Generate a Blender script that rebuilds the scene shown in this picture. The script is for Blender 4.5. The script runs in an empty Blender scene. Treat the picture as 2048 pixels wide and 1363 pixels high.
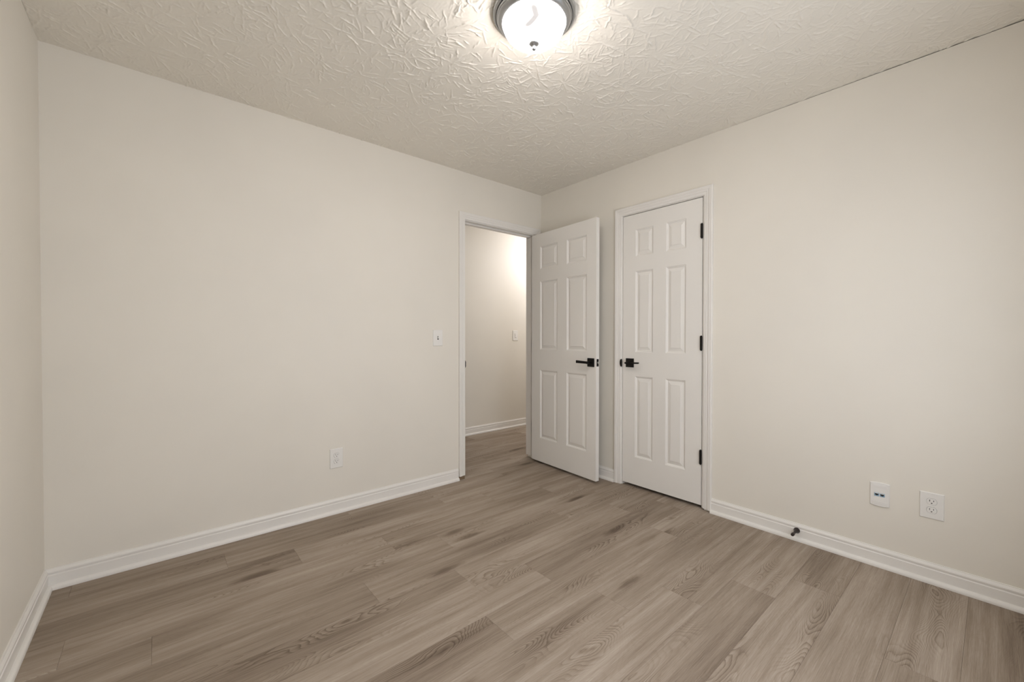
import bpy, bmesh, math, random
import numpy as np
from mathutils import Vector, Matrix

SC = bpy.context.scene
COL = SC.collection

# ------------------------------------------------------------------ camera
cam_data = bpy.data.cameras.new('camera')
cam_data.sensor_width = 36.0
cam_data.lens = 827.9 / 2048 * 36.0
cam_data.clip_start = 0.02
cam = bpy.data.objects.new('camera', cam_data)
COL.objects.link(cam)
YAW, PITCH, ROLL = 0.70746, -0.01183, 0.00064
fw = Vector((math.sin(YAW) * math.cos(PITCH), math.cos(YAW) * math.cos(PITCH), math.sin(PITCH)))
rt = fw.cross(Vector((0, 0, 1))).normalized()
up = rt.cross(fw)
rt, up = rt * math.cos(ROLL) + up * math.sin(ROLL), up * math.cos(ROLL) - rt * math.sin(ROLL)
cm = Matrix((rt, up, -fw)).transposed().to_4x4()
cm.translation = Vector((-2.71445, -2.75649, 1.13813))
cam.matrix_world = cm
SC.camera = cam

# ------------------------------------------------------------------ colour management
SC.view_settings.view_transform = 'Standard'
SC.view_settings.look = 'None'
SC.view_settings.gamma = 1.0
SC.view_settings.use_curve_mapping = False
SC.view_settings.exposure = 0.06

# ------------------------------------------------------------------ light levels
LAMP = 60.0                       # radiance of the glass dome of the ceiling light
LAMP_COLOUR = (1.0, 0.94, 0.92)
SKY_COLOUR = (0.80, 0.90, 1.0)
SKY = 1.0                         # open sky outside
WINDOW = (6.0, 1.75)                # glow of the roller shades added over the two windows, standing in for daylight
WINDOW_COLOUR = (0.905, 0.97, 1.09)
HALL = 18.5                        # watts of the lamp on the hallway ceiling

world = bpy.data.worlds.new('daylight')
SC.world = world
world.use_nodes = True
bg = world.node_tree.nodes['Background']
bg.inputs[0].default_value = (*SKY_COLOUR, 1)
bg.inputs[1].default_value = SKY

WZ0, WZ1 = 0.50, 1.85
WINDOWS = [(-2.15, -1.33), (-1.02, -0.52)]       # x spans of the two windows in the wall behind the camera
W = 3.108                                        # room width  (x from -W to 0)
D = 3.07                                         # room depth  (y from -D to 0)
H = 2.44
hl = bpy.data.lights.new('hallway_lamp', 'POINT')
hl.energy = HALL
hl.color = (0.95, 0.96, 1.06)
hl.shadow_soft_size = 0.10
hlo = bpy.data.objects.new('hallway_lamp', hl)
COL.objects.link(hlo)
hlo.location = (1.20, 0.60, 2.20)


# ------------------------------------------------------------------ node helpers
def lin(r, g, b):
    f = lambda c: (c / 255 / 12.92) if c / 255 <= 0.04045 else ((c / 255 + 0.055) / 1.055) ** 2.4
    return (f(r), f(g), f(b), 1.0)


class NT:
    def __init__(self, name):
        self.m = bpy.data.materials.new(name)
        self.m.use_nodes = True
        self.t = self.m.node_tree
        self.b = self.t.nodes['Principled BSDF']
        self.out = self.t.nodes['Material Output']

    def n(self, typ, **kw):
        nd = self.t.nodes.new(typ)
        for k, v in kw.items():
            setattr(nd, k, v)
        return nd

    def l(self, a, b):
        self.t.links.new(a, b)

    def put(self, sock, v):
        if isinstance(v, bpy.types.NodeSocket):
            self.l(v, sock)
        else:
            sock.default_value = v

    def math(self, op, a, b=0.0, c=0.0, clamp=False):
        nd = self.n('ShaderNodeMath', operation=op, use_clamp=clamp)
        for s, v in zip(nd.inputs, (a, b, c)):
            self.put(s, v)
        return nd.outputs[0]

    def noise(self, vec, scale, detail=2.0, rough=0.5, dist=0.0, dims='3D', w=None):
        nd = self.n('ShaderNodeTexNoise', noise_dimensions=dims)
        self.l(vec, nd.inputs['Vector'])
        nd.inputs['Scale'].default_value = scale
        nd.inputs['Detail'].default_value = detail
        nd.inputs['Roughness'].default_value = rough
        nd.inputs['Distortion'].default_value = dist
        if w is not None:
            self.put(nd.inputs['W'], w)
        return nd.outputs['Fac']

    def ramp(self, fac, stops, interp='LINEAR'):
        nd = self.n('ShaderNodeValToRGB')
        nd.color_ramp.interpolation = interp
        el = nd.color_ramp.elements
        while len(el) < len(stops):
            el.new(0.5)
        for e, (p, c) in zip(el, stops):
            e.position = p
            e.color = c if len(c) == 4 else (*c, 1)
        self.l(fac, nd.inputs[0])
        return nd.outputs[0]

    def mapr(self, v, a, b, c, d, smooth=False):
        nd = self.n('ShaderNodeMapRange')
        if smooth:
            nd.interpolation_type = 'SMOOTHSTEP'
        self.put(nd.inputs[0], v)
        for i, x in enumerate((a, b, c, d)):
            nd.inputs[i + 1].default_value = x
        return nd.outputs[0]

    def mix(self, fac, a, b, blend='MIX'):
        nd = self.n('ShaderNodeMix', data_type='RGBA', blend_type=blend)
        self.put(nd.inputs[0], fac)
        self.put(nd.inputs[6], a)
        self.put(nd.inputs[7], b)
        return nd.outputs[2]

    def bump(self, height, strength, distance):
        nd = self.n('ShaderNodeBump')
        nd.inputs['Strength'].default_value = strength
        nd.inputs['Distance'].default_value = distance
        self.l(height, nd.inputs['Height'])
        self.l(nd.outputs[0], self.b.inputs['Normal'])

    def base(self, col, rough, metal=0.0, spec=0.5):
        self.put(self.b.inputs['Base Color'], col)
        self.put(self.b.inputs['Roughness'], rough)
        self.b.inputs['Metallic'].default_value = metal
        self.b.inputs['Specular IOR Level'].default_value = spec
        return self.m

    def obj_coord(self):
        return self.n('ShaderNodeTexCoord').outputs['Object']


def paint(name, col, rough, spec, bump_scale, bump_d, var=0.012):
    t = NT(name)
    co = t.obj_coord()
    v = t.noise(co, 1.7, 3)
    c2 = tuple(x * (1 - var * 3) for x in col[:3]) + (1,)
    colour = t.mix(t.mapr(v, 0.35, 0.7, 0, 1), col, c2)
    t.bump(t.noise(co, bump_scale, 3, 0.6), 0.25, bump_d)
    return t.base(colour, rough, 0, spec)


M = {}
M['wall'] = paint('wall_paint', lin(236, 230, 218), 0.55, 0.35, 160, 0.0006)
M['ceiling'] = paint('ceiling_paint', lin(241, 235, 223), 0.85, 0.2, 420, 0.0008)
M['trim'] = paint('trim_paint', lin(239, 235, 228), 0.34, 0.45, 60, 0.0003)
M['door'] = paint('door_paint', lin(240, 236, 229), 0.38, 0.45, 90, 0.0003)
M['plate'] = paint('white_plastic', lin(239, 236, 230), 0.3, 0.5, 200, 0.0001, 0.004)
M['dark'] = paint('dark_recess', lin(52, 48, 44), 0.7, 0.2, 200, 0.0001)
M['brown_wood'] = paint('bare_wood', lin(128, 108, 86), 0.7, 0.2, 300, 0.0005)


def black_metal():
    t = NT('matte_black_metal')
    co = t.obj_coord()
    v = t.noise(co, 240, 2)
    t.bump(v, 0.15, 0.0003)
    return t.base(t.mix(v, lin(22, 21, 20), lin(34, 32, 30)), 0.42, 0.6, 0.5)


def nickel():
    t = NT('brushed_nickel')
    co = t.obj_coord()
    mp = t.n('ShaderNodeMapping')
    t.l(co, mp.inputs[0])
    mp.inputs['Scale'].default_value = (1, 1, 40)
    v = t.noise(mp.outputs[0], 30, 3)
    return t.base(t.mix(v, lin(160, 162, 164), lin(186, 188, 189)), t.mapr(v, 0, 1, 0.28, 0.42), 1.0)


def rubber():
    t = NT('bronze_rubber')
    v = t.noise(t.obj_coord(), 300, 2)
    return t.base(t.mix(v, lin(38, 32, 30), lin(58, 48, 45)), 0.4, 0.3)


def steel():
    t = NT('satin_steel')
    v = t.noise(t.obj_coord(), 200, 2)
    return t.base(t.mix(v, lin(170, 168, 160), lin(205, 203, 196)), 0.35, 1.0)


def blue_plastic():
    t = NT('blue_jack_plastic')
    v = t.noise(t.obj_coord(), 200, 2)
    return t.base(t.mix(v, lin(120, 160, 190), lin(160, 188, 205)), 0.4)


def lamp_glass():
    t = NT('lit_frosted_glass')
    co = t.obj_coord()
    sx = t.n('ShaderNodeSeparateXYZ')
    t.l(co, sx.inputs[0])
    x, y = sx.outputs[0], sx.outputs[1]
    # grey light smudge painted into the bowl: emission dimmed along a short bent streak
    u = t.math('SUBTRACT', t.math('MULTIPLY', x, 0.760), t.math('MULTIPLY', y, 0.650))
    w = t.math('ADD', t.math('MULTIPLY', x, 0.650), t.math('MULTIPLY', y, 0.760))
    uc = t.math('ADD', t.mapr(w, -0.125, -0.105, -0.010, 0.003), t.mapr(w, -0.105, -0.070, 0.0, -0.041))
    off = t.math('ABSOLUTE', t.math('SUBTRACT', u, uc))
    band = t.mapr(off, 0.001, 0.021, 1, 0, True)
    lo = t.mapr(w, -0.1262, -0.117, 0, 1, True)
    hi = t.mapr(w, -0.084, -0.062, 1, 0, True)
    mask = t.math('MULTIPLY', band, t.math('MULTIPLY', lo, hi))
    # the bulbs sit high in the bowl and throw most of their light downwards
    ge = t.n('ShaderNodeNewGeometry')
    sn = t.n('ShaderNodeSeparateXYZ')
    t.l(ge.outputs['Normal'], sn.inputs[0])
    down = t.mapr(sn.outputs[2], 0.0, -1.0, 0.30, 1.0)
    full = t.math('MULTIPLY', down, LAMP)
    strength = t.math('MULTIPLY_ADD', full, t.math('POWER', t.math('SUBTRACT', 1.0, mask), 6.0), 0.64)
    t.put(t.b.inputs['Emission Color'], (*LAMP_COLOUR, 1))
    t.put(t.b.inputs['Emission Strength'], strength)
    return t.base(lin(120, 118, 114), 0.25)


def window_glass():
    t = NT('window_glass')
    tr = t.n('ShaderNodeBsdfTransparent')
    gl = t.n('ShaderNodeBsdfGlossy')
    gl.inputs['Roughness'].default_value = 0.02
    fr = t.n('ShaderNodeFresnel')
    fr.inputs[0].default_value = 1.45
    mx = t.n('ShaderNodeMixShader')
    t.l(fr.outputs[0], mx.inputs[0])
    t.l(tr.outputs[0], mx.inputs[1])
    t.l(gl.outputs[0], mx.inputs[2])
    t.l(mx.outputs[0], t.out.inputs[0])
    return t.m


def floor_material():
    t = NT('oak_vinyl_planks')
    uv = t.n('ShaderNodeUVMap', uv_map='plank')
    at = t.n('ShaderNodeAttribute', attribute_name='seed')       # per plank: random, random, random
    sp = t.n('ShaderNodeSeparateXYZ')
    t.l(uv.outputs[0], sp.inputs[0])
    px, py = sp.outputs[0], sp.outputs[1]                        # metres along / across the plank
    sd = t.n('ShaderNodeSeparateXYZ')
    t.l(at.outputs['Vector'], sd.inputs[0])
    s1, s2, s3 = sd.outputs

    def vec(ax, ay, off):
        c = t.n('ShaderNodeCombineXYZ')
        t.l(t.math('MULTIPLY_ADD', px, ax, t.math('MULTIPLY', s1, 37.0)), c.inputs[0])
        t.l(t.math('MULTIPLY_ADD', py, ay, t.math('MULTIPLY', s2, 53.0)), c.inputs[1])
        t.l(t.math('MULTIPLY_ADD', s3, 71.0, off), c.inputs[2])
        return c.outputs[0]

    # growth-ring field: long ovals along the plank, its level lines are the cathedral grain
    warp = t.noise(vec(9, 26, 3), 1.0, 3, 0.55)
    ringf = t.noise(vec(1.9, 7.5, 0), 1.0, 1.2, 0.4)
    ringf = t.math('ADD', ringf, t.math('MULTIPLY', warp, 0.032))
    ph = t.math('MULTIPLY', ringf, 52.0)
    saw = t.math('FRACT', ph)
    ring = t.math('POWER', saw, 3.0)                             # sharp dark edge of each ring
    ring = t.math('MULTIPLY', ring, t.mapr(saw, 0.90, 1.0, 1, 0))
    cath = t.mapr(t.noise(vec(1.6, 6.0, 9), 1.0, 1.0), 0.53, 0.70, 0.10, 1.0, True)
    fibre = t.noise(vec(7, 330, 5), 1.0, 3, 0.6)                 # fine fibres
    pore = t.noise(vec(26, 620, 6), 1.0, 2, 0.5)
    streak = t.noise(vec(1.3, 34, 12), 1.0, 3, 0.55)             # broad long streaks
    cloud = t.noise(vec(1.5, 8, 15), 1.0, 2, 0.5)
    knotv = t.n('ShaderNodeTexVoronoi', voronoi_dimensions='2D', feature='F1')
    t.l(vec(1.15, 5.2, 0), knotv.inputs['Vector'])
    knotv.inputs['Scale'].default_value = 1.0
    kd = t.math('ADD', knotv.outputs['Distance'], t.math('MULTIPLY', t.math('SUBTRACT', warp, 0.5), 0.16))
    sc = t.n('ShaderNodeSeparateColor')
    t.l(knotv.outputs['Color'], sc.inputs[0])
    has = t.mapr(sc.outputs[0], 0.72, 0.76, 0, 1)
    knot = t.math('MULTIPLY', t.mapr(kd, 0.02, 0.16, 1, 0, True), has)

    tone = t.mapr(s1, 0, 1, -0.09, 0.09)
    v = t.math('ADD', 0.58, tone)
    v = t.math('ADD', v, t.math('MULTIPLY', t.math('SUBTRACT', streak, 0.5), 0.58))
    v = t.math('ADD', v, t.math('MULTIPLY', t.math('SUBTRACT', cloud, 0.5), 0.60))
    v = t.math('ADD', v, t.math('MULTIPLY', t.math('SUBTRACT', fibre, 0.5), 0.48))
    v = t.math('ADD', v, t.math('MULTIPLY', t.math('SUBTRACT', pore, 0.5), 0.22))
    v = t.math('SUBTRACT', v, t.math('MULTIPLY', t.math('MULTIPLY', ring, cath), 0.48))
    v = t.math('SUBTRACT', v, t.math('MULTIPLY', knot, 0.42), clamp=True)
    colour = t.ramp(v, [(0.0, lin(97, 82, 69)), (0.28, lin(126, 111, 96)), (0.55, lin(154, 139, 123)),
                        (0.80, lin(176, 162, 147)), (1.0, lin(194, 182, 168))])
    t.bump(t.math('SUBTRACT', fibre, t.math('MULTIPLY', ring, cath)), 0.25, 0.0006)
    return t.base(colour, t.mapr(fibre, 0.2, 0.8, 0.62, 0.52), 0, 0.18)


def glow_shade(name, strength):
    t = NT(name)
    v = t.noise(t.obj_coord(), 500, 2)
    t.put(t.b.inputs['Emission Color'], (*WINDOW_COLOUR, 1))
    t.put(t.b.inputs['Emission Strength'], t.mapr(v, 0, 1, strength * 0.97, strength * 1.03))  # glow put into the fabric in place of daylight coming through
    return t.base(lin(240, 240, 236), 0.8, 0, 0.1)


M['shade_0'] = glow_shade('glowing_shade_fabric', WINDOW[0])
M['shade_1'] = glow_shade('glowing_shade_fabric_dim', WINDOW[1])
M['black'] = black_metal()
M['nickel'] = nickel()
M['rubber'] = rubber()
M['steel'] = steel()
M['blue'] = blue_plastic()
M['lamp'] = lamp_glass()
M['glass'] = window_glass()
M['floor'] = floor_material()


# ------------------------------------------------------------------ object helpers
def link(name, me, mat, parent=None):
    o = bpy.data.objects.new(name, me)
    COL.objects.link(o)
    if mat is not None:
        me.materials.append(M[mat])
    if parent is not None:
        o.parent = parent
    return o


def obj(name, bm, mat, parent=None, smooth=None):
    bmesh.ops.recalc_face_normals(bm, faces=bm.faces)
    me = bpy.data.meshes.new(name)
    bm.to_mesh(me)
    bm.free()
    if smooth is not None:
        me.polygons.foreach_set('use_smooth', [True] * len(me.polygons))
        me.set_sharp_from_angle(angle=math.radians(smooth))
    return link(name, me, mat, parent)


def tag(o, label, cat=None, group=None, kind=None):
    o['label'] = label
    if cat:
        o['category'] = cat
    if group:
        o['group'] = group
    if kind:
        o['kind'] = kind
    return o


def empty(name, loc, mat3=None):
    o = bpy.data.objects.new(name, None)
    o.empty_display_size = 0.05
    COL.objects.link(o)
    m = (mat3 or Matrix.Identity(3)).to_4x4()
    m.translation = Vector(loc)
    o.matrix_world = m
    return o


def box(bm, lo, hi, bevel=0.0, seg=2):
    vs = [bm.verts.new((x, y, z)) for x in (lo[0], hi[0]) for y in (lo[1], hi[1]) for z in (lo[2], hi[2])]
    fs = [bm.faces.new([vs[i] for i in q]) for q in
          ((0, 1, 3, 2), (4, 6, 7, 5), (0, 4, 5, 1), (2, 3, 7, 6), (0, 2, 6, 4), (1, 5, 7, 3))]
    if bevel > 0:
        es = list({e for f in fs for e in f.edges})
        bmesh.ops.bevel(bm, geom=es, offset=bevel, segments=seg, affect='EDGES', profile=0.5)
    return bm


def boxes(*args, bevel=0.0):
    bm = bmesh.new()
    for lo, hi in args:
        b2 = bmesh.new()
        box(b2, lo, hi, bevel)
        me = bpy.data.meshes.new('tmp')
        b2.to_mesh(me)
        b2.free()
        bm.from_mesh(me)
        bpy.data.meshes.remove(me)
    return bm


def strip(bm, rows, closed=True):
    """rows: list of rings of 3-D points with equal length; skins neighbouring rings, caps both ends."""
    vr = [[bm.verts.new(p) for p in r] for r in rows]
    n = len(vr[0])
    for a, b in zip(vr, vr[1:]):
        for i in range(n if closed else n - 1):
            j = (i + 1) % n
            bm.faces.new((a[i], a[j], b[j], b[i]))
    bm.faces.new(vr[0])
    bm.faces.new(vr[-1][::-1])
    return bm


def moulding(P, Q, nrm, prof, s0=0.0, s1=0.0):
    """profile (d outwards, z) swept from P to Q; s0/s1: mitre (1 = inside corner) at each end."""
    P, Q, nrm = Vector(P), Vector(Q), Vector(nrm)
    d = (Q - P).normalized()
    bm = bmesh.new()
    r0 = [P + nrm * a + d * (a * s0) + Vector((0, 0, z)) for a, z in prof]
    r1 = [Q + nrm * a - d * (a * s1) + Vector((0, 0, z)) for a, z in prof]
    return strip(bm, [r0, r1])


def lathe(prof, n=48, cap=True):
    """(r, z) profile turned about z."""
    bm = bmesh.new()
    rings = []
    for r, z in prof:
        if r < 1e-6:
            rings.append([bm.verts.new((0, 0, z))])
        else:
            rings.append([bm.verts.new((r * math.cos(2 * math.pi * i / n), r * math.sin(2 * math.pi * i / n), z))
                          for i in range(n)])
    for a, b in zip(rings, rings[1:]):
        for i in range(n):
            j = (i + 1) % n
            if len(a) == 1:
                bm.faces.new((a[0], b[j], b[i]))
            elif len(b) == 1:
                bm.faces.new((a[i], a[j], b[0]))
            else:
                bm.faces.new((a[i], a[j], b[j], b[i]))
    if cap:
        for r in (rings[0], rings[-1]):
            if len(r) > 1:
                bm.faces.new(r)
    return bm


def frame_of(ux, uy, uz):
    return Matrix((Vector(ux), Vector(uy), Vector(uz))).transposed()


# ------------------------------------------------------------------ floor
def build_floor():
    PW, PL = 0.182, 1.226
    joints = {-1: -3.02, 0: -1.235, 1: -0.945, 2: -2.986, 3: -1.514, 4: -0.776, 5: -0.400, 6: -1.328, 7: -1.710,
              8: -1.234, 9: -0.977, 10: -0.683, 11: -0.457, 12: -1.22, 13: -0.767, 14: -1.10, -5: -0.145,
              -4: -0.93, -3: -0.42, -2: -1.45, -6: -0.70, -7: -1.3}
    random.seed(11)
    X0, X1, Y0, Y1 = -W - 0.10, 2.0, -D - 0.10, 1.30
    bm = bmesh.new()
    uvl = bm.loops.layers.uv.new('plank')
    seedl = bm.faces.layers.float_vector.new('seed')
    for j in range(-9, 18):
        ya, yb = -0.142 - PW * (j + 1), -0.142 - PW * j
        if yb < Y0 or ya > Y1:
            continue
        xj = joints.get(j, random.uniform(-1.2, 0))
        k0 = math.floor((X0 - xj) / PL)
        x = xj + k0 * PL
        while x < X1:
            xa, xb = max(x, X0), min(x + PL, X1)
            y0, y1 = max(ya, Y0), min(yb, Y1)
            if xb - xa > 1e-4 and y1 - y0 > 1e-4:
                g, dz = 0.0007, 0.0012           # micro bevel along the seams
                ou = [(xa, y0, -dz), (xb, y0, -dz), (xb, y1, -dz), (xa, y1, -dz)]
                inn = [(xa + g, y0 + g, 0), (xb - g, y0 + g, 0), (xb - g, y1 - g, 0), (xa + g, y1 - g, 0)]
                vo = [bm.verts.new(p) for p in ou]
                vi = [bm.verts.new(p) for p in inn]
                seed = (random.random(), random.random(), random.random())
                fl = [bm.faces.new(vi)] + [bm.faces.new((vo[i], vo[(i + 1) % 4], vi[(i + 1) % 4], vi[i])) for i in range(4)]
                for f in fl:
                    f[seedl] = seed
                    for lp in f.loops:
                        lp[uvl].uv = (lp.vert.co.x - x, lp.vert.co.y - ya)
            x += PL
    # underside so the floor has thickness
    z = -0.06
    vs = [bm.verts.new(p) for p in ((X0, Y0, z), (X1, Y0, z), (X1, Y1, z), (X0, Y1, z))]
    vt = [bm.verts.new(p) for p in ((X0, Y0, -0.0013), (X1, Y0, -0.0013), (X1, Y1, -0.0013), (X0, Y1, -0.0013))]
    bm.faces.new(vs[::-1])
    bm.faces.new(vt)
    for i in range(4):
        bm.faces.new((vs[i], vs[(i + 1) % 4], vt[(i + 1) % 4], vt[i]))
    me = bpy.data.meshes.new('floor')
    bm.to_mesh(me)
    bm.free()
    return tag(link('floor', me, 'floor'), 'grey-brown oak plank floor with wavy grain', 'floor', kind='structure')


build_floor()


# ------------------------------------------------------------------ ceiling (stomped plaster texture as real relief)
def build_ceiling():
    rng = np.random.default_rng(5)
    X0, X1, Y0, Y1, S = -W, 0.0, -D, 0.0, 0.0027
    nx, ny = int(round((X1 - X0) / S)) + 1, int(round((Y1 - Y0) / S)) + 1
    xs, ys = np.linspace(X0, X1, nx), np.linspace(Y0, Y1, ny)
    dx, dy = xs[1] - xs[0], ys[1] - ys[0]
    hgt = np.zeros((ny, nx), np.float32)
    pts_x, pts_y, pts_h, pts_w = [], [], [], []
    step = 0.125
    gx, gy = np.meshgrid(np.arange(X0 - 0.1, X1 + 0.2, step), np.arange(Y0 - 0.1, Y1 + 0.2, step))
    cx = (gx + rng.uniform(-0.06, 0.06, gx.shape)).ravel()
    cy = (gy + rng.uniform(-0.06, 0.06, gy.shape)).ravel()
    for x, y in zip(cx, cy):
        n = rng.integers(11, 21)
        th0 = rng.uniform(0, 2 * np.pi)
        for k in range(n):
            th = th0 + 2 * np.pi * k / n + rng.normal(0, 0.13)
            r0 = rng.uniform(0.008, 0.085)
            ln = rng.uniform(0.02, 0.115)
            m = int(ln / 0.0018) + 2
            s = np.linspace(0, 1, m)
            r = r0 + ln * s
            wob = np.cumsum(rng.normal(0, 0.055, m)) * 0.5 + rng.normal(0, 0.55) * s
            a = th + wob * np.minimum(1, 0.035 / (r + 0.02))
            prof = np.sin(np.pi * np.clip(s * 0.92 + 0.06, 0, 1)) ** 0.6
            amp = rng.uniform(0.35, 1.0) ** 1.5 * 0.0052 * (0.75 + 0.25 * np.sin(s * rng.uniform(5, 14) + th))
            pts_x.append(x + r * np.cos(a))
            pts_y.append(y + r * np.sin(a))
            pts_h.append(prof * amp)
            pts_w.append(np.full(m, rng.uniform(0.0015, 0.0029)))
    px, py, ph, pw = map(np.concatenate, (pts_x, pts_y, pts_h, pts_w))
    ix, iy = np.rint((px - X0) / dx).astype(int), np.rint((py - Y0) / dy).astype(int)
    for ox in range(-2, 3):
        for oy in range(-2, 3):
            jx, jy = ix + ox, iy + oy
            ok = (jx >= 0) & (jx < nx) & (jy >= 0) & (jy < ny)
            d2 = (X0 + jx * dx - px) ** 2 + (Y0 + jy * dy - py) ** 2
            v = (ph * np.exp(-d2 / (2 * (pw * 0.85) ** 2))).astype(np.float32)
            np.maximum.at(hgt, (jy[ok], jx[ok]), v[ok])
    # fine plaster roughness
    f = rng.normal(0, 1, (ny, nx)).astype(np.float32)
    for _ in range(2):
        f = (f + np.roll(f, 1, 0) + np.roll(f, -1, 0) + np.roll(f, 1, 1) + np.roll(f, -1, 1)) / 5
    hgt += f * 0.00035
    # the room is not perfectly square: left side leans like the wall below it
    co = np.empty((ny, nx, 3), np.float32)
    co[..., 0] = xs[None, :]
    co[..., 1] = ys[:, None]
    co[..., 2] = H - hgt
    idx = np.arange(nx * ny).reshape(ny, nx)
    q = np.stack([idx[:-1, :-1], idx[1:, :-1], idx[1:, 1:], idx[:-1, 1:]], -1).reshape(-1, 4)
    # slab behind, overlapping the wall tops
    B = np.array([[X0 - .12, Y0 - .12, H + .004], [X1 + .12, Y0 - .12, H + .004], [X1 + .12, Y1 + .11, H + .004],
                  [X0 - .12, Y1 + .11, H + .004], [X0 - .12, Y0 - .12, H + .1], [X1 + .12, Y0 - .12, H + .1],
                  [X1 + .12, Y1 + .11, H + .1], [X0 - .12, Y1 + .11, H + .1]], np.float32)
    nb = nx * ny
    qb = np.array([[0, 3, 2, 1], [4, 5, 6, 7], [0, 1, 5, 4], [1, 2, 6, 5], [2, 3, 7, 6], [3, 0, 4, 7]]) + nb
    verts = np.concatenate([co.reshape(-1, 3), B])
    quads = np.concatenate([q, qb]).astype(np.int32)
    me = bpy.data.meshes.new('ceiling')
    me.vertices.add(len(verts))
    me.vertices.foreach_set('co', verts.ravel())
    me.loops.add(quads.size)
    me.loops.foreach_set('vertex_index', quads.ravel())
    me.polygons.add(len(quads))
    me.polygons.foreach_set('loop_start', np.arange(0, quads.size, 4, dtype=np.int32))
    sm = np.ones(len(quads), bool)
    sm[-6:] = False
    me.polygons.foreach_set('use_smooth', sm)
    me.update(calc_edges=True)
    return tag(link('ceiling', me, 'ceiling'), 'white ceiling with stomped crow-foot plaster texture', 'ceiling', kind='structure')


build_ceiling()


# ------------------------------------------------------------------ walls
def wall(name, bm, label):
    return tag(obj(name, bm, 'wall'), label, 'wall', kind='structure')


SK = -0.0026                                     # the left wall is a hair out of square
EX0, EX1, EZ = -0.868, -0.064, 2.072             # rough opening of the entry door in wall_back
CY0, CY1, CZ = -1.522, -0.876, 2.070             # rough opening of the closet door in wall_right
TH = 0.115

wall('wall_back', boxes(((-W - 0.12, 0, 0), (EX0, TH, H)), ((EX0, 0, EZ), (EX1, TH, H)), ((EX1, 0, 0), (0.0, TH, H))),
     'plain cream wall with the open doorway in it')


def wall_right_mesh():
    """solid strips with the closet opening; the top edge opens a thin crack under the ceiling towards the camera."""
    bm = boxes(((0, CY0, CZ), (TH, CY1, H)), ((0, CY1, 0), (TH, TH, H)))
    gap = 0.0045
    ys = [-D - 0.12, -2.6, -2.2, -1.9, -1.6, CY0]
    tops = [H - gap, H - gap * 0.85, H - gap * 0.6, H - gap * 0.35, H - 0.0004, H]
    rows = [[(0, y, 0), (TH, y, 0), (TH, y, z), (0, y, z)] for y, z in zip(ys, tops)]
    return strip(bm, rows)


wall('wall_right', wall_right_mesh(), 'plain cream wall with the closed closet door in it')


def wall_left_mesh():
    bm = bmesh.new()
    rows = []
    for y in (0.0, -D - 0.12):
        x = -W + SK * (-y)
        rows.append([(x, y, 0), (x - 0.12, y, 0), (x - 0.12, y, H), (x, y, H)])
    return strip(bm, rows)


wall('wall_left', wall_left_mesh(), 'narrow strip of cream wall at the left edge')
def rear_wall_mesh():
    xs = [-W] + [v for sp in WINDOWS for v in sp] + [0.0]
    bl = [((xs[i], -D - TH, 0), (xs[i + 1], -D, H)) for i in range(0, len(xs), 2)]
    for x0, x1 in WINDOWS:
        bl += [((x0, -D - TH, 0), (x1, -D, WZ0)), ((x0, -D - TH, WZ1), (x1, -D, H))]
    return boxes(*bl)


wall('wall_rear', rear_wall_mesh(), 'cream wall behind the camera with two windows')
# hallway beyond the doorway
HY = 1.174
wall('wall_hall', boxes(((-1.9, HY, 0), (1.9, HY + 0.1, H))), 'pale hallway wall seen through the doorway')
wall('wall_hall_left', boxes(((-2.0, TH, 0), (-1.9, HY + 0.1, H))), 'end wall of the hallway')
wall('wall_hall_right', boxes(((1.9, TH, 0), (2.0, HY + 0.1, H))), 'far end wall of the hallway')
wall('wall_hall_near', boxes(((TH, 0.0, 0), (2.0, TH, H))), 'hallway side of the closet wall')
tag(obj('ceiling_hall', boxes(((-2.0, TH, H), (2.0, HY + 0.1, H + 0.1))), 'ceiling'), 'hallway ceiling', 'ceiling', kind='structure')
# closet behind the closed door
wall('wall_closet', boxes(((0.75, -2.2, 0), (0.85, 0.0, H)), ((TH, -2.3, 0), (0.85, -2.2, H)), ((TH, -2.3, H), (0.85, 0.0, H + 0.1))),
     'dark inside of the closet')

# ------------------------------------------------------------------ baseboards with shoe moulding
BASE = [(0, 0), (0.0125, 0), (0.0125, 0.062), (0.0100, 0.0650), (0.0100, 0.0700), (0.0118, 0.0725), (0.0118, 0.0785),
        (0.0085, 0.0850), (0.0060, 0.0885), (0.0050, 0.0925), (0, 0.0925)]
SHOE = [(0.0125, 0.0), (0.0270, 0.0), (0.0272, 0.006), (0.0262, 0.011), (0.0240, 0.0155), (0.0205, 0.0190), (0.0160, 0.0208), (0.0125, 0.0212)]


def baseboard(name, P, Q, nrm, label, s0=0, s1=0):
    o = tag(obj(name, moulding(P, Q, nrm, BASE, s0, s1), 'trim'), label, 'baseboard', kind='structure')
    obj('shoe_moulding', moulding(P, Q, nrm, SHOE, s0, s1), 'trim', o, smooth=35)
    return o


baseboard('baseboard_back', (-W, 0, 0), (-0.9195, 0, 0), (0, -1, 0), 'white baseboard along the wall left of the doorway', 1, 0)
baseboard('baseboard_left', (-W + SK * D, -D, 0), (-W, 0, 0), (1, 0, 0), 'white baseboard at the left edge', 1, 1)
baseboard('baseboard_right', (0, -1.5695, 0), (0, -D, 0), (-1, 0, 0), 'white baseboard along the wall with the door stop on it', 0, 1)
baseboard('baseboard_corner', (0, -0.010, 0), (0, -0.8265, 0), (-1, 0, 0), 'short white baseboard behind the open door', 0, 0)
baseboard('baseboard_rear', (0, -D, 0), (-W + SK * D, -D, 0), (0, 1, 0), 'white baseboard below the window', 1, 1)
baseboard('baseboard_hall', (-1.9, HY, 0), (1.9, HY, 0), (0, -1, 0), 'white baseboard in the hallway', 0, 0)

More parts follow.
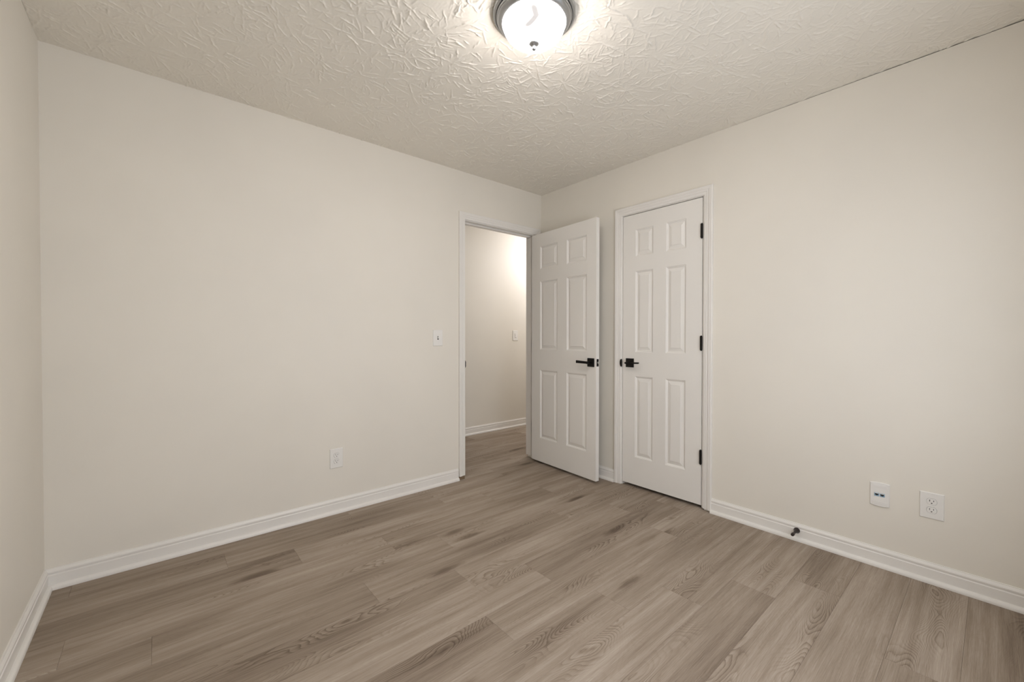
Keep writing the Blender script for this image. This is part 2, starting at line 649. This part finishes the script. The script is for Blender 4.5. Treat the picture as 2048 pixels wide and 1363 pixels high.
# ------------------------------------------------------------------ door casings, jambs
CAS = [(0.0, 0.0), (0.0, 0.0085), (0.0025, 0.0110), (0.0175, 0.0120), (0.0190, 0.0138), (0.0225, 0.0138), (0.0240, 0.0125),
       (0.0330, 0.0150), (0.0350, 0.0172), (0.0390, 0.0180), (0.0410, 0.0168), (0.0440, 0.0178), (0.0500, 0.0190),
       (0.0545, 0.0180), (0.0570, 0.0140), (0.0570, 0.0)]


def casing(name, parent, O, U, N, w, ztop, zb0, zb1, legs=(1, 1), wr=0.057):
    """colonial casing around an opening of width w; O = inner left foot, U = along the wall, N = into the room."""
    O, U, N = Vector(O), Vector(U), Vector(N)
    Z = Vector((0, 0, 1))
    bm = bmesh.new()
    rows = []
    for (a, sa, z, sz) in ((0, -1, zb0, 0), (0, -1, ztop, 1), (w, 1, ztop, 1), (w, 1, zb1, 0)):
        ring = []
        for c, d in CAS:
            cc = min(c, wr) if sa > 0 else c
            ring.append(O + U * (a + sa * cc) + Z * (z + sz * c) + N * d)
        rows.append(ring)
    strip(bm, rows)
    return obj(name, bm, 'trim', parent)


# entry doorway in wall_back
t1 = tag(empty('trim_1', (-0.466, 0, 0)), 'white moulded casing and jamb around the open doorway to the hallway', 'door trim', kind='structure')


def rel(o, parent):
    """parent without moving: geometry was built in world space."""
    o.parent = parent
    o.matrix_parent_inverse = parent.matrix_world.inverted()
    return o


def part(name, bm, mat, parent, smooth=None):
    return rel(obj(name, bm, mat, None, smooth), parent)


rel(casing('casing', None, (-0.8555, 0, 0), (1, 0, 0), (0, -1, 0), 0.779, 2.063, 0.028, 0.022, wr=0.057), t1)
JX0, JX1, JZ = -0.8505, -0.0815, 2.0575
part('jamb', boxes(((JX0 - 0.0175, -0.0005, 0.028), (JX0, TH, JZ + 0.0145)), ((JX1, -0.0005, 0.028), (JX1 + 0.0175, TH, JZ + 0.0145)),
                   ((JX0, -0.0005, JZ), (JX1, TH, JZ + 0.0145))), 'trim', t1)
part('door_stop_strip', boxes(((JX0, 0.040, 0.028), (JX0 + 0.011, 0.075, JZ)), ((JX1 - 0.011, 0.040, 0.028), (JX1, 0.075, JZ)),
                              ((JX0 + 0.011, 0.040, JZ - 0.011), (JX1 - 0.011, 0.075, JZ)), bevel=0.0015), 'trim', t1)
part('strike_plate', boxes(((JX0 - 0.0005, -0.0045, 0.885), (JX0 + 0.0016, 0.028, 0.943)), ((JX0 - 0.0035, -0.0105, 0.893), (JX0 + 0.0012, -0.0035, 0.936)), bevel=0.0008), 'black', t1)
part('bare_wood_end', boxes(((-0.913, -0.011, 0.0), (-0.862, -0.002, 0.0275)), bevel=0.001), 'brown_wood', t1)['label'] = 'unpainted wood scrap under the casing'
# casing on the hallway side
rel(casing('casing', None, (-0.0765, TH, 0), (-1, 0, 0), (0, 1, 0), 0.779, 2.063, 0.022, 0.022), t1)

# closet doorway in wall_right
t2 = tag(empty('trim_2', (0, -1.198, 0)), 'white moulded casing and jamb around the closed closet door', 'door trim', kind='structure')
rel(casing('casing', None, (0, -0.8835, 0), (0, -1, 0), (-1, 0, 0), 0.6315, 2.056, 0.0005, 0.012), t2)
KY0, KY1, KZ = -1.5055, -0.8905, 2.0520
part('jamb', boxes(((-0.0005, KY1, 0.001), (TH, KY1 + 0.0145, KZ + 0.0145)), ((-0.0005, KY0 - 0.0145, 0.012), (TH, KY0, KZ + 0.0145)),
                   ((-0.0005, KY0, KZ), (TH, KY1, KZ + 0.0145))), 'trim', t2)
part('door_stop_strip', boxes(((0.038, KY1 - 0.011, 0.001), (0.07, KY1, KZ)), ((0.038, KY0, 0.012), (0.07, KY0 + 0.011, KZ)),
                              ((0.038, KY0 + 0.011, KZ - 0.011), (0.07, KY1 - 0.011, KZ)), bevel=0.0015), 'trim', t2)


def strike_lip():
    bm = bmesh.new()
    n = 14
    fr, bk = [], []
    for i in range(n + 1):
        a = -math.pi / 2 + math.pi * i / n
        y, z = -0.8895 + 0.0125 * math.cos(a), 0.934 + 0.029 * math.sin(a)
        fr.append((-0.0175, y, z))
        bk.append((-0.0040, y, z))
    return strip(bm, [fr, bk])


part('strike_plate', strike_lip(), 'black', t2, smooth=40)


# ------------------------------------------------------------------ six-panel doors
PROF = [(0.0, 0.0), (0.003, 0.0032), (0.0075, 0.0052), (0.0115, 0.0098), (0.0150, 0.0100), (0.0360, 0.0042), (0.0368, 0.0018)]


def door_slab(w, th, z0, z1, cols, rows):
    """local axes: x along the width, y through the thickness (face at y = 0 and y = th), z up."""
    bm = bmesh.new()
    xs = [0.0] + [c for p in cols for c in p] + [w]
    zs = [z0] + [c for p in rows for c in p] + [z1]
    for y, sg in ((0.0, 1), (th, -1)):
        grid = [[bm.verts.new((x, y, z)) for z in zs] for x in xs]
        for i in range(len(xs) - 1):
            for j in range(len(zs) - 1):
                c = [grid[i][j], grid[i + 1][j], grid[i + 1][j + 1], grid[i][j + 1]]
                if i % 2 == 1 and j % 2 == 1:
                    x0, x1, a0, a1 = xs[i], xs[i + 1], zs[j], zs[j + 1]
                    prev = c
                    for ins, dep in PROF[1:]:
                        yy = y + sg * dep
                        cur = [bm.verts.new(p) for p in ((x0 + ins, yy, a0 + ins), (x1 - ins, yy, a0 + ins),
                                                         (x1 - ins, yy, a1 - ins), (x0 + ins, yy, a1 - ins))]
                        for k in range(4):
                            bm.faces.new((prev[k], prev[(k + 1) % 4], cur[(k + 1) % 4], cur[k]))
                        prev = cur
                    bm.faces.new(prev)
                else:
                    bm.faces.new(c)
        if sg == 1:
            front = grid
        else:
            back = grid
    nx, nz = len(xs), len(zs)
    for i in range(nx - 1):
        for j in (0, nz - 1):
            bm.faces.new((front[i][j], front[i + 1][j], back[i + 1][j], back[i][j]))
    for j in range(nz - 1):
        for i in (0, nx - 1):
            bm.faces.new((front[i][j], front[i][j + 1], back[i][j + 1], back[i][j]))
    return bm


PROWS = [(0.231, 0.838), (1.019, 1.623), (1.733, 1.933)]


def lever(z, y, x0, x1, h0, h1, d):
    """tapering flat lever bar from x0 (neck) to x1 (tip) with a round neck through to the rosette."""
    bm = bmesh.new()
    s = 1 if x1 > x0 else -1
    rows = []
    for k, x in enumerate((x0 - s * 0.011, x0 - s * 0.009, x0, x0 + (x1 - x0) * 0.5, x1 - s * 0.003, x1)):
        f = (0, 0.15, 0.25, 0.6, 1, 1)[k]
        h = (h0 + (h1 - h0) * f) * (0.8 if k in (0, 5) else 1)
        dd = d * (0.8 if k in (0, 5) else 1)
        dz = 0.004 * f
        rows.append([(x, y - dd / 2, z + dz - h / 2), (x, y + dd / 2, z + dz - h / 2), (x, y + dd / 2, z + dz + h / 2), (x, y - dd / 2, z + dz + h / 2)])
    return strip(bm, rows)


def round_bar(axis, c, r, a, b, n=20):
    bm = bmesh.new()
    rows = []
    for t in (a, b):
        ring = []
        for i in range(n):
            u, v = r * math.cos(2 * math.pi * i / n), r * math.sin(2 * math.pi * i / n)
            ring.append((c[0] + u, t, c[1] + v) if axis == 'y' else (c[0] + u, c[1] + v, t))
        rows.append(ring)
    return strip(bm, rows)


def handle_set(door, xc, zc, side, xtip, h0, h1, ys, d):
    """ys: -1 puts it on the y = 0 face (towards -y)."""
    sq = 0.0335
    base = 0.0 if ys < 0 else door['th']
    lo, hi = sorted((base, base + ys * 0.008))
    ro = obj('handle_rosette', boxes(((xc - sq, lo, zc - sq), (xc + sq, hi, zc + sq)), bevel=0.0018), 'black', door)
    obj('neck', round_bar('y', (xc, zc), 0.0105, base + ys * 0.007, base + ys * 0.050), 'black', ro, smooth=40)
    obj('lever', lever(zc, base + ys * 0.052, xc, xtip, h0, h1, d), 'black', ro)
    return ro


# entry door, swung open against wall_right.  local y = 0 is the face towards the camera
F0 = Vector((-0.1225, -0.0040, 0.0))
UD = Vector((-0.0537281, -0.9985556, 0.0))
ND = Vector((0.9985556, -0.0537281, 0.0))
d1 = tag(empty('door_1', F0, frame_of(UD, ND, (0, 0, 1))), 'white six-panel entry door standing open, its lever pointing left', 'door', kind='structure')
d1['th'] = 0.0345
obj('door_slab', door_slab(0.762, 0.0345, 0.020, 2.047, [(0.114, 0.334), (0.445, 0.663)], PROWS), 'door', d1)
handle_set(d1, 0.7125, 0.934, -1, 0.604, 0.0165, 0.0215, -1, 0.012)
lp = obj('latch_plate', boxes(((0.7612, 0.0058, 0.905), (0.7634, 0.0288, 0.962)), bevel=0.0008), 'black', d1)
obj('latch_bolt', boxes(((0.7630, 0.0105, 0.9265), (0.7715, 0.0240, 0.9415)), bevel=0.004), 'steel', lp, smooth=50)
for z in (0.250, 1.00, 1.79):
    hg = obj('hinge', boxes(((-0.0022, 0.004, z), (0.0004, 0.0342, z + 0.089)), ((-0.0385, 0.0325, z), (-0.0022, 0.0345, z + 0.089)), bevel=0.0006), 'black', d1)

# closet door, closed.  local x runs from the latch side (y = -0.8935) towards the hinges, local y goes into the closet
CW = 0.6072
d2 = tag(empty('door_2', (0.0008, -0.8937, 0.0), frame_of((0, -1, 0), (1, 0, 0), (0, 0, 1))),
         'white six-panel closet door, closed, black hinges on its right edge', 'door', kind='structure')
d2['th'] = 0.0345
obj('door_slab', door_slab(CW, 0.0345, 0.0235, 2.0470, [(0.1065, 0.2515), (0.3520, 0.4970)], PROWS), 'door', d2)
handle_set(d2, 0.0635, 0.937, 1, 0.168, 0.0110, 0.0115, -1, 0.016)
for z in (0.297, 1.047, 1.782):
    hg = obj('hinge', boxes(((CW - 0.0085, -0.0135, z), (CW + 0.0055, -0.0008, z + 0.091)), bevel=0.0022), 'black', d2)
    obj('pin_tip', boxes(((CW - 0.006, -0.011, z - 0.004), (CW + 0.003, -0.0035, z)), ((CW - 0.006, -0.011, z + 0.091), (CW + 0.003, -0.0035, z + 0.095)), bevel=0.001), 'black', hg)
for o in (d1, d2):
    del o['th']


# ------------------------------------------------------------------ wall plates
def wall_frame(u, n):
    """local x along the wall as seen from the room, local y into the wall, z up."""
    return frame_of(u, [-c for c in n], (0, 0, 1))


def plate_mesh(w, h, t=0.006, bev=0.003):
    bm = bmesh.new()
    rows = []
    for f, y in ((0, 0.0), (0, -t * 0.45), (bev, -t), ):
        a, b = w / 2 - f, h / 2 - f
        rows.append([(-a, y, -b), (a, y, -b), (a, y, b), (-a, y, b)])
    return strip(bm, rows)


def recept_face(zc, r=0.0172, flat=0.0142, y0=-0.0058, y1=-0.0078):
    bm = bmesh.new()
    ring = []
    n = 40
    for i in range(n):
        a = 2 * math.pi * i / n
        ring.append((r * math.cos(a), max(-flat, min(flat, r * math.sin(a)))))
    rows = [[(x, y0, zc + z) for x, z in ring], [(x, y1 + 0.0006, zc + z) for x, z in ring],
            [(x * 0.96, y1, zc + z * 0.96) for x, z in ring]]
    return strip(bm, rows)


def slot(x, z, w, h, y=-0.0078):
    bm = boxes(((x - w / 2, y - 0.00025, z - h / 2), (x + w / 2, y + 0.001, z + h / 2)))
    return bm


def ground_hole(zc, y=-0.0078):
    bm = bmesh.new()
    ring = [(0.0026 * math.cos(a), 0.0026 * math.sin(a)) for a in [math.pi * (1 + i / 10) for i in range(11)]]
    ring = [(0.0026, 0.0016), (-0.0026, 0.0016)] + ring
    rows = [[(x, y + 0.001, zc + z) for x, z in ring], [(x, y - 0.00025, zc + z) for x, z in ring]]
    return strip(bm, rows)


def screw(z, parent, y=-0.0062, mat='plate', r=0.0028):
    sc_ = round_bar('y', (0, z), r, y + 0.002, y - 0.0006, 16)
    return obj('screw', sc_, mat, parent, smooth=40)


def outlet(loc, fr, w, h, label):
    o = tag(empty('power_outlet', loc, fr), label, 'electrical outlet', 'duplex power outlets on the walls')
    obj('cover_plate', plate_mesh(w, h), 'plate', o)
    for zc in (0.0195, -0.0195):
        rc = obj('receptacle', recept_face(zc), 'plate', o, smooth=40)
        obj('receptacle_shade_ring', recept_face(zc, 0.0180, 0.0150, -0.0050, -0.0064), 'dark', rc)  # larger dark disc showing as a painted shade ring around the receptacle
        obj('slot', slot(-0.0064, zc + 0.0045, 0.0021, 0.0085), 'dark', rc)
        obj('slot', slot(0.0064, zc + 0.0045, 0.0021, 0.0070), 'dark', rc)
        obj('ground_hole', ground_hole(zc - 0.0062), 'dark', rc)
    screw(0, o)
    return o


FA = wall_frame((1, 0, 0), (0, -1, 0))          # on wall_back, facing -y
FB = wall_frame((0, -1, 0), (-1, 0, 0))         # on wall_right, facing -x
outlet((-1.8465, 0, 0.352), FA, 0.081, 0.125, 'white power outlet on the wall left of the doorway')
outlet((0, -2.5705, 0.3555), FB, 0.081, 0.121, 'white power outlet beside the plate with two blue jacks')


def toggle_switch(loc, fr):
    o = tag(empty('light_switch', loc, fr), 'white toggle light switch on the wall left of the doorway', 'light switch')
    obj('cover_plate', plate_mesh(0.0825, 0.1215), 'plate', o)
    obj('switch_slot', boxes(((-0.0055, -0.0066, -0.0125), (0.0055, -0.005, 0.0125))), 'dark', o)['label'] = 'grey recess around the toggle'
    bm = bmesh.new()
    strip(bm, [[(-0.0042, -0.005, -0.006), (0.0042, -0.005, -0.006), (0.0042, -0.005, 0.006), (-0.0042, -0.005, 0.006)],
               [(-0.0036, -0.0175, 0.003), (0.0036, -0.0175, 0.003), (0.0036, -0.0165, 0.0095), (-0.0036, -0.0165, 0.0095)]])
    obj('toggle', bm, 'plate', o)
    screw(0.030, o)
    screw(-0.030, o)


toggle_switch((-1.1005, 0, 1.1235), FA)


def dimmer(loc, fr):
    o = tag(empty('light_switch', loc, fr), 'white slider dimmer switch on the hallway wall', 'light switch')
    obj('cover_plate', plate_mesh(0.086, 0.127), 'plate', o)
    pd = obj('paddle', boxes(((-0.0165, -0.0085, -0.033), (0.0165, -0.0055, 0.033)), bevel=0.001), 'plate', o)
    obj('slider_track', boxes(((-0.0095, -0.0089, -0.020), (-0.0065, -0.0080, 0.022))), 'dark', pd)
    obj('slider', boxes(((-0.0125, -0.0125, 0.010), (-0.0035, -0.0083, 0.016)), bevel=0.0006), 'plate', pd)
    obj('rocker_gap', boxes(((-0.0125, -0.0089, -0.0275), (0.0125, -0.0080, -0.0245))), 'dark', pd)
    return o


dimmer((0.699, HY, 1.145), FA)


def data_plate(loc, fr):
    o = tag(empty('data_wall_plate', loc, fr), 'white wall plate with two blue network jacks', 'network plate')
    w, h = 0.073, 0.1185
    bm = bmesh.new()
    n = 12
    rows = []
    for f, y, bul in ((0, 0, 0), (0, -0.004, 0), (0.0025, -0.0065, 1)):
        a, b = w / 2 - f, h / 2 - f - 0.0035
        ring = []
        for i in range(n + 1):
            x = -a + 2 * a * i / n
            ring.append((x, y - 0.0025 * bul * (1 - (x / a) ** 2), -b - 0.0042 * (1 - (x / a) ** 2)))
        for i in range(n + 1):
            x = a - 2 * a * i / n
            ring.append((x, y - 0.0025 * bul * (1 - (x / a) ** 2), b + 0.0042 * (1 - (x / a) ** 2)))
        rows.append(ring)
    obj('cover_plate', strip(bm, rows), 'plate', o, smooth=30)
    lw = obj('label_window', boxes(((-0.0275, -0.0094, 0.0335), (0.0275, -0.0070, 0.0495)), bevel=0.0008), 'plate', o)
    obj('label_strip', boxes(((-0.0235, -0.0098, 0.0365), (0.0235, -0.0090, 0.0465)), bevel=0.0003), 'plate', lw)
    obj('label_window', boxes(((-0.0275, -0.0092, -0.0475), (0.0275, -0.0070, -0.0335)), bevel=0.0008), 'plate', o)
    for x in (-0.0105, 0.0105):
        j = obj('jack', boxes(((x - 0.0088, -0.0108, -0.0085), (x + 0.0088, -0.0060, 0.0085)), bevel=0.0006), 'blue', o)
        j['label'] = 'blue network jack'
        bm = bmesh.new()
        sh = [(-0.0066, 0.0040), (-0.0066, -0.0020), (-0.0036, -0.0020), (-0.0036, -0.0045), (0.0036, -0.0045), (0.0036, -0.0020), (0.0066, -0.0020), (0.0066, 0.0040)]
        strip(bm, [[(x + a, -0.0100, b) for a, b in sh], [(x + a, -0.01105, b) for a, b in sh]])
        obj('port', bm, 'dark', j)
        obj('shutter', boxes(((x - 0.0075, -0.0113, 0.0050), (x + 0.0075, -0.0100, 0.0078))), 'plate', j)
    for x, z in ((-0.029, -0.0405), (0.029, -0.0405)):
        pass
    return o


data_plate((0, -2.389, 0.3555), FB)

# ------------------------------------------------------------------ door stop on the baseboard
ds = tag(empty('door_stop', (-0.0122, -2.0440, 0.0560), frame_of((0, 1, 0), (0, 0, 1), (1, 0, 0)) @ Matrix.Diagonal((1, 1, 1))),
         'small dark bronze door stop sticking out of the baseboard', 'door stop')
ds.matrix_world = Matrix.Translation((-0.0122, -2.0440, 0.0560)) @ Matrix.Rotation(-math.pi / 2, 4, 'Y')
obj('post', lathe([(0.0, 0.0), (0.0150, 0.0), (0.0152, 0.004), (0.0140, 0.008), (0.0105, 0.016), (0.0075, 0.026), (0.0060, 0.040), (0.0058, 0.062), (0.0, 0.063)], 28), 'rubber', ds, smooth=40)
obj('bumper', lathe([(0.0, 0.061), (0.0072, 0.061), (0.0084, 0.064), (0.0086, 0.076), (0.0074, 0.081), (0.0, 0.083)], 28), 'rubber', ds, smooth=40)

# ------------------------------------------------------------------ ceiling light
LX, LY = -1.5530, -1.5338
cl = tag(empty('ceiling_light', (LX, LY, H)), 'round flush ceiling light, lit frosted glass bowl in a grey metal ring', 'ceiling light')
obj('ring', lathe([(0.0, -0.0015), (0.163, -0.0015), (0.1655, -0.004), (0.1660, -0.012), (0.1640, -0.017), (0.1595, -0.0200), (0.1565, -0.0210), (0.1558, -0.0170), (0.1535, -0.0170),
                   (0.1528, -0.0240), (0.1515, -0.0290), (0.1480, -0.0300), (0.1470, -0.0330), (0.1440, -0.0380), (0.1380, -0.0430),
                   (0.1330, -0.0460), (0.1290, -0.0465), (0.1270, -0.0440), (0.1270, -0.0300), (0.0, -0.0300)], 96, cap=False), 'nickel', cl, smooth=28)
dome = []
for i in range(21):
    s = i / 20
    a = s * math.pi / 2
    r = 0.1262 * (math.cos(a) ** 0.80)
    z = -0.044 - 0.080 * math.sin(a) ** 1.12
    dome.append((max(r, 0.0) if i < 20 else 0.0, z))
dome = [(0.1262, -0.034)] + dome
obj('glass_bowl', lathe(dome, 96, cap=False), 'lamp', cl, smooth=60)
zb = dome[-1][1]
obj('finial', lathe([(0.0, zb + 0.004), (0.0205, zb + 0.003), (0.0212, zb), (0.0190, zb - 0.003), (0.0120, zb - 0.0065), (0.0065, zb - 0.0085),
                     (0.0048, zb - 0.0115), (0.0050, zb - 0.0135), (0.0076, zb - 0.0165), (0.0086, zb - 0.0200), (0.0070, zb - 0.0240), (0.0030, zb - 0.0265), (0.0, zb - 0.0272)], 40), 'nickel', cl, smooth=50)

# ------------------------------------------------------------------ window behind the camera
for wi, (WX0, WX1) in enumerate(WINDOWS):
    w1 = tag(empty('window_%d' % (wi + 1), ((WX0 + WX1) / 2, -D, WZ0)), ('wide', 'narrow')[wi] + ' white framed window behind the camera', 'window', kind='structure')
    yo, yi = -D - TH, -D
    fr_ = 0.045
    zm = (WZ0 + WZ1) / 2
    part('window_frame', boxes(((WX0, yo + 0.075, WZ0), (WX0 + fr_, yo + 0.112, WZ1)), ((WX1 - fr_, yo + 0.075, WZ0), (WX1, yo + 0.112, WZ1)),
                               ((WX0 + fr_, yo + 0.075, WZ0), (WX1 - fr_, yo + 0.112, WZ0 + fr_)), ((WX0 + fr_, yo + 0.075, WZ1 - fr_), (WX1 - fr_, yo + 0.112, WZ1)),
                               ((WX0 + fr_, yo + 0.080, zm - 0.02), (WX1 - fr_, yo + 0.108, zm + 0.02)), bevel=0.002), 'trim', w1)
    part('pane', boxes(((WX0 + fr_ - 0.004, yo + 0.090, WZ0 + fr_ - 0.004), (WX1 - fr_ + 0.004, yo + 0.094, zm - 0.018))), 'glass', w1)
    part('pane', boxes(((WX0 + fr_ - 0.004, yo + 0.090, zm + 0.018), (WX1 - fr_ + 0.004, yo + 0.094, WZ1 - fr_ + 0.004))), 'glass', w1)
    rel(casing('window_casing', None, (WX1 + 0.004, -D, 0), (-1, 0, 0), (0, 1, 0), WX1 - WX0 + 0.008, WZ1 + 0.004, WZ0, WZ0), w1)
    part('window_sill', boxes(((WX0 - 0.06, -D - 0.03, WZ0 - 0.02), (WX1 + 0.06, -D + 0.04, WZ0)), bevel=0.003), 'trim', w1)
    part('glowing_roller_shade', boxes(((WX0 + 0.006, -D + 0.020, WZ0 + 0.01), (WX1 - 0.006, -D + 0.023, WZ1 - 0.03))), 'shade_%d' % wi, w1)  # unseen shade, added to glow as the window's daylight
    part('shade_roller', boxes(((WX0 + 0.006, -D + 0.004, WZ1 - 0.03), (WX1 - 0.006, -D + 0.026, WZ1)), bevel=0.006), 'plate', w1)
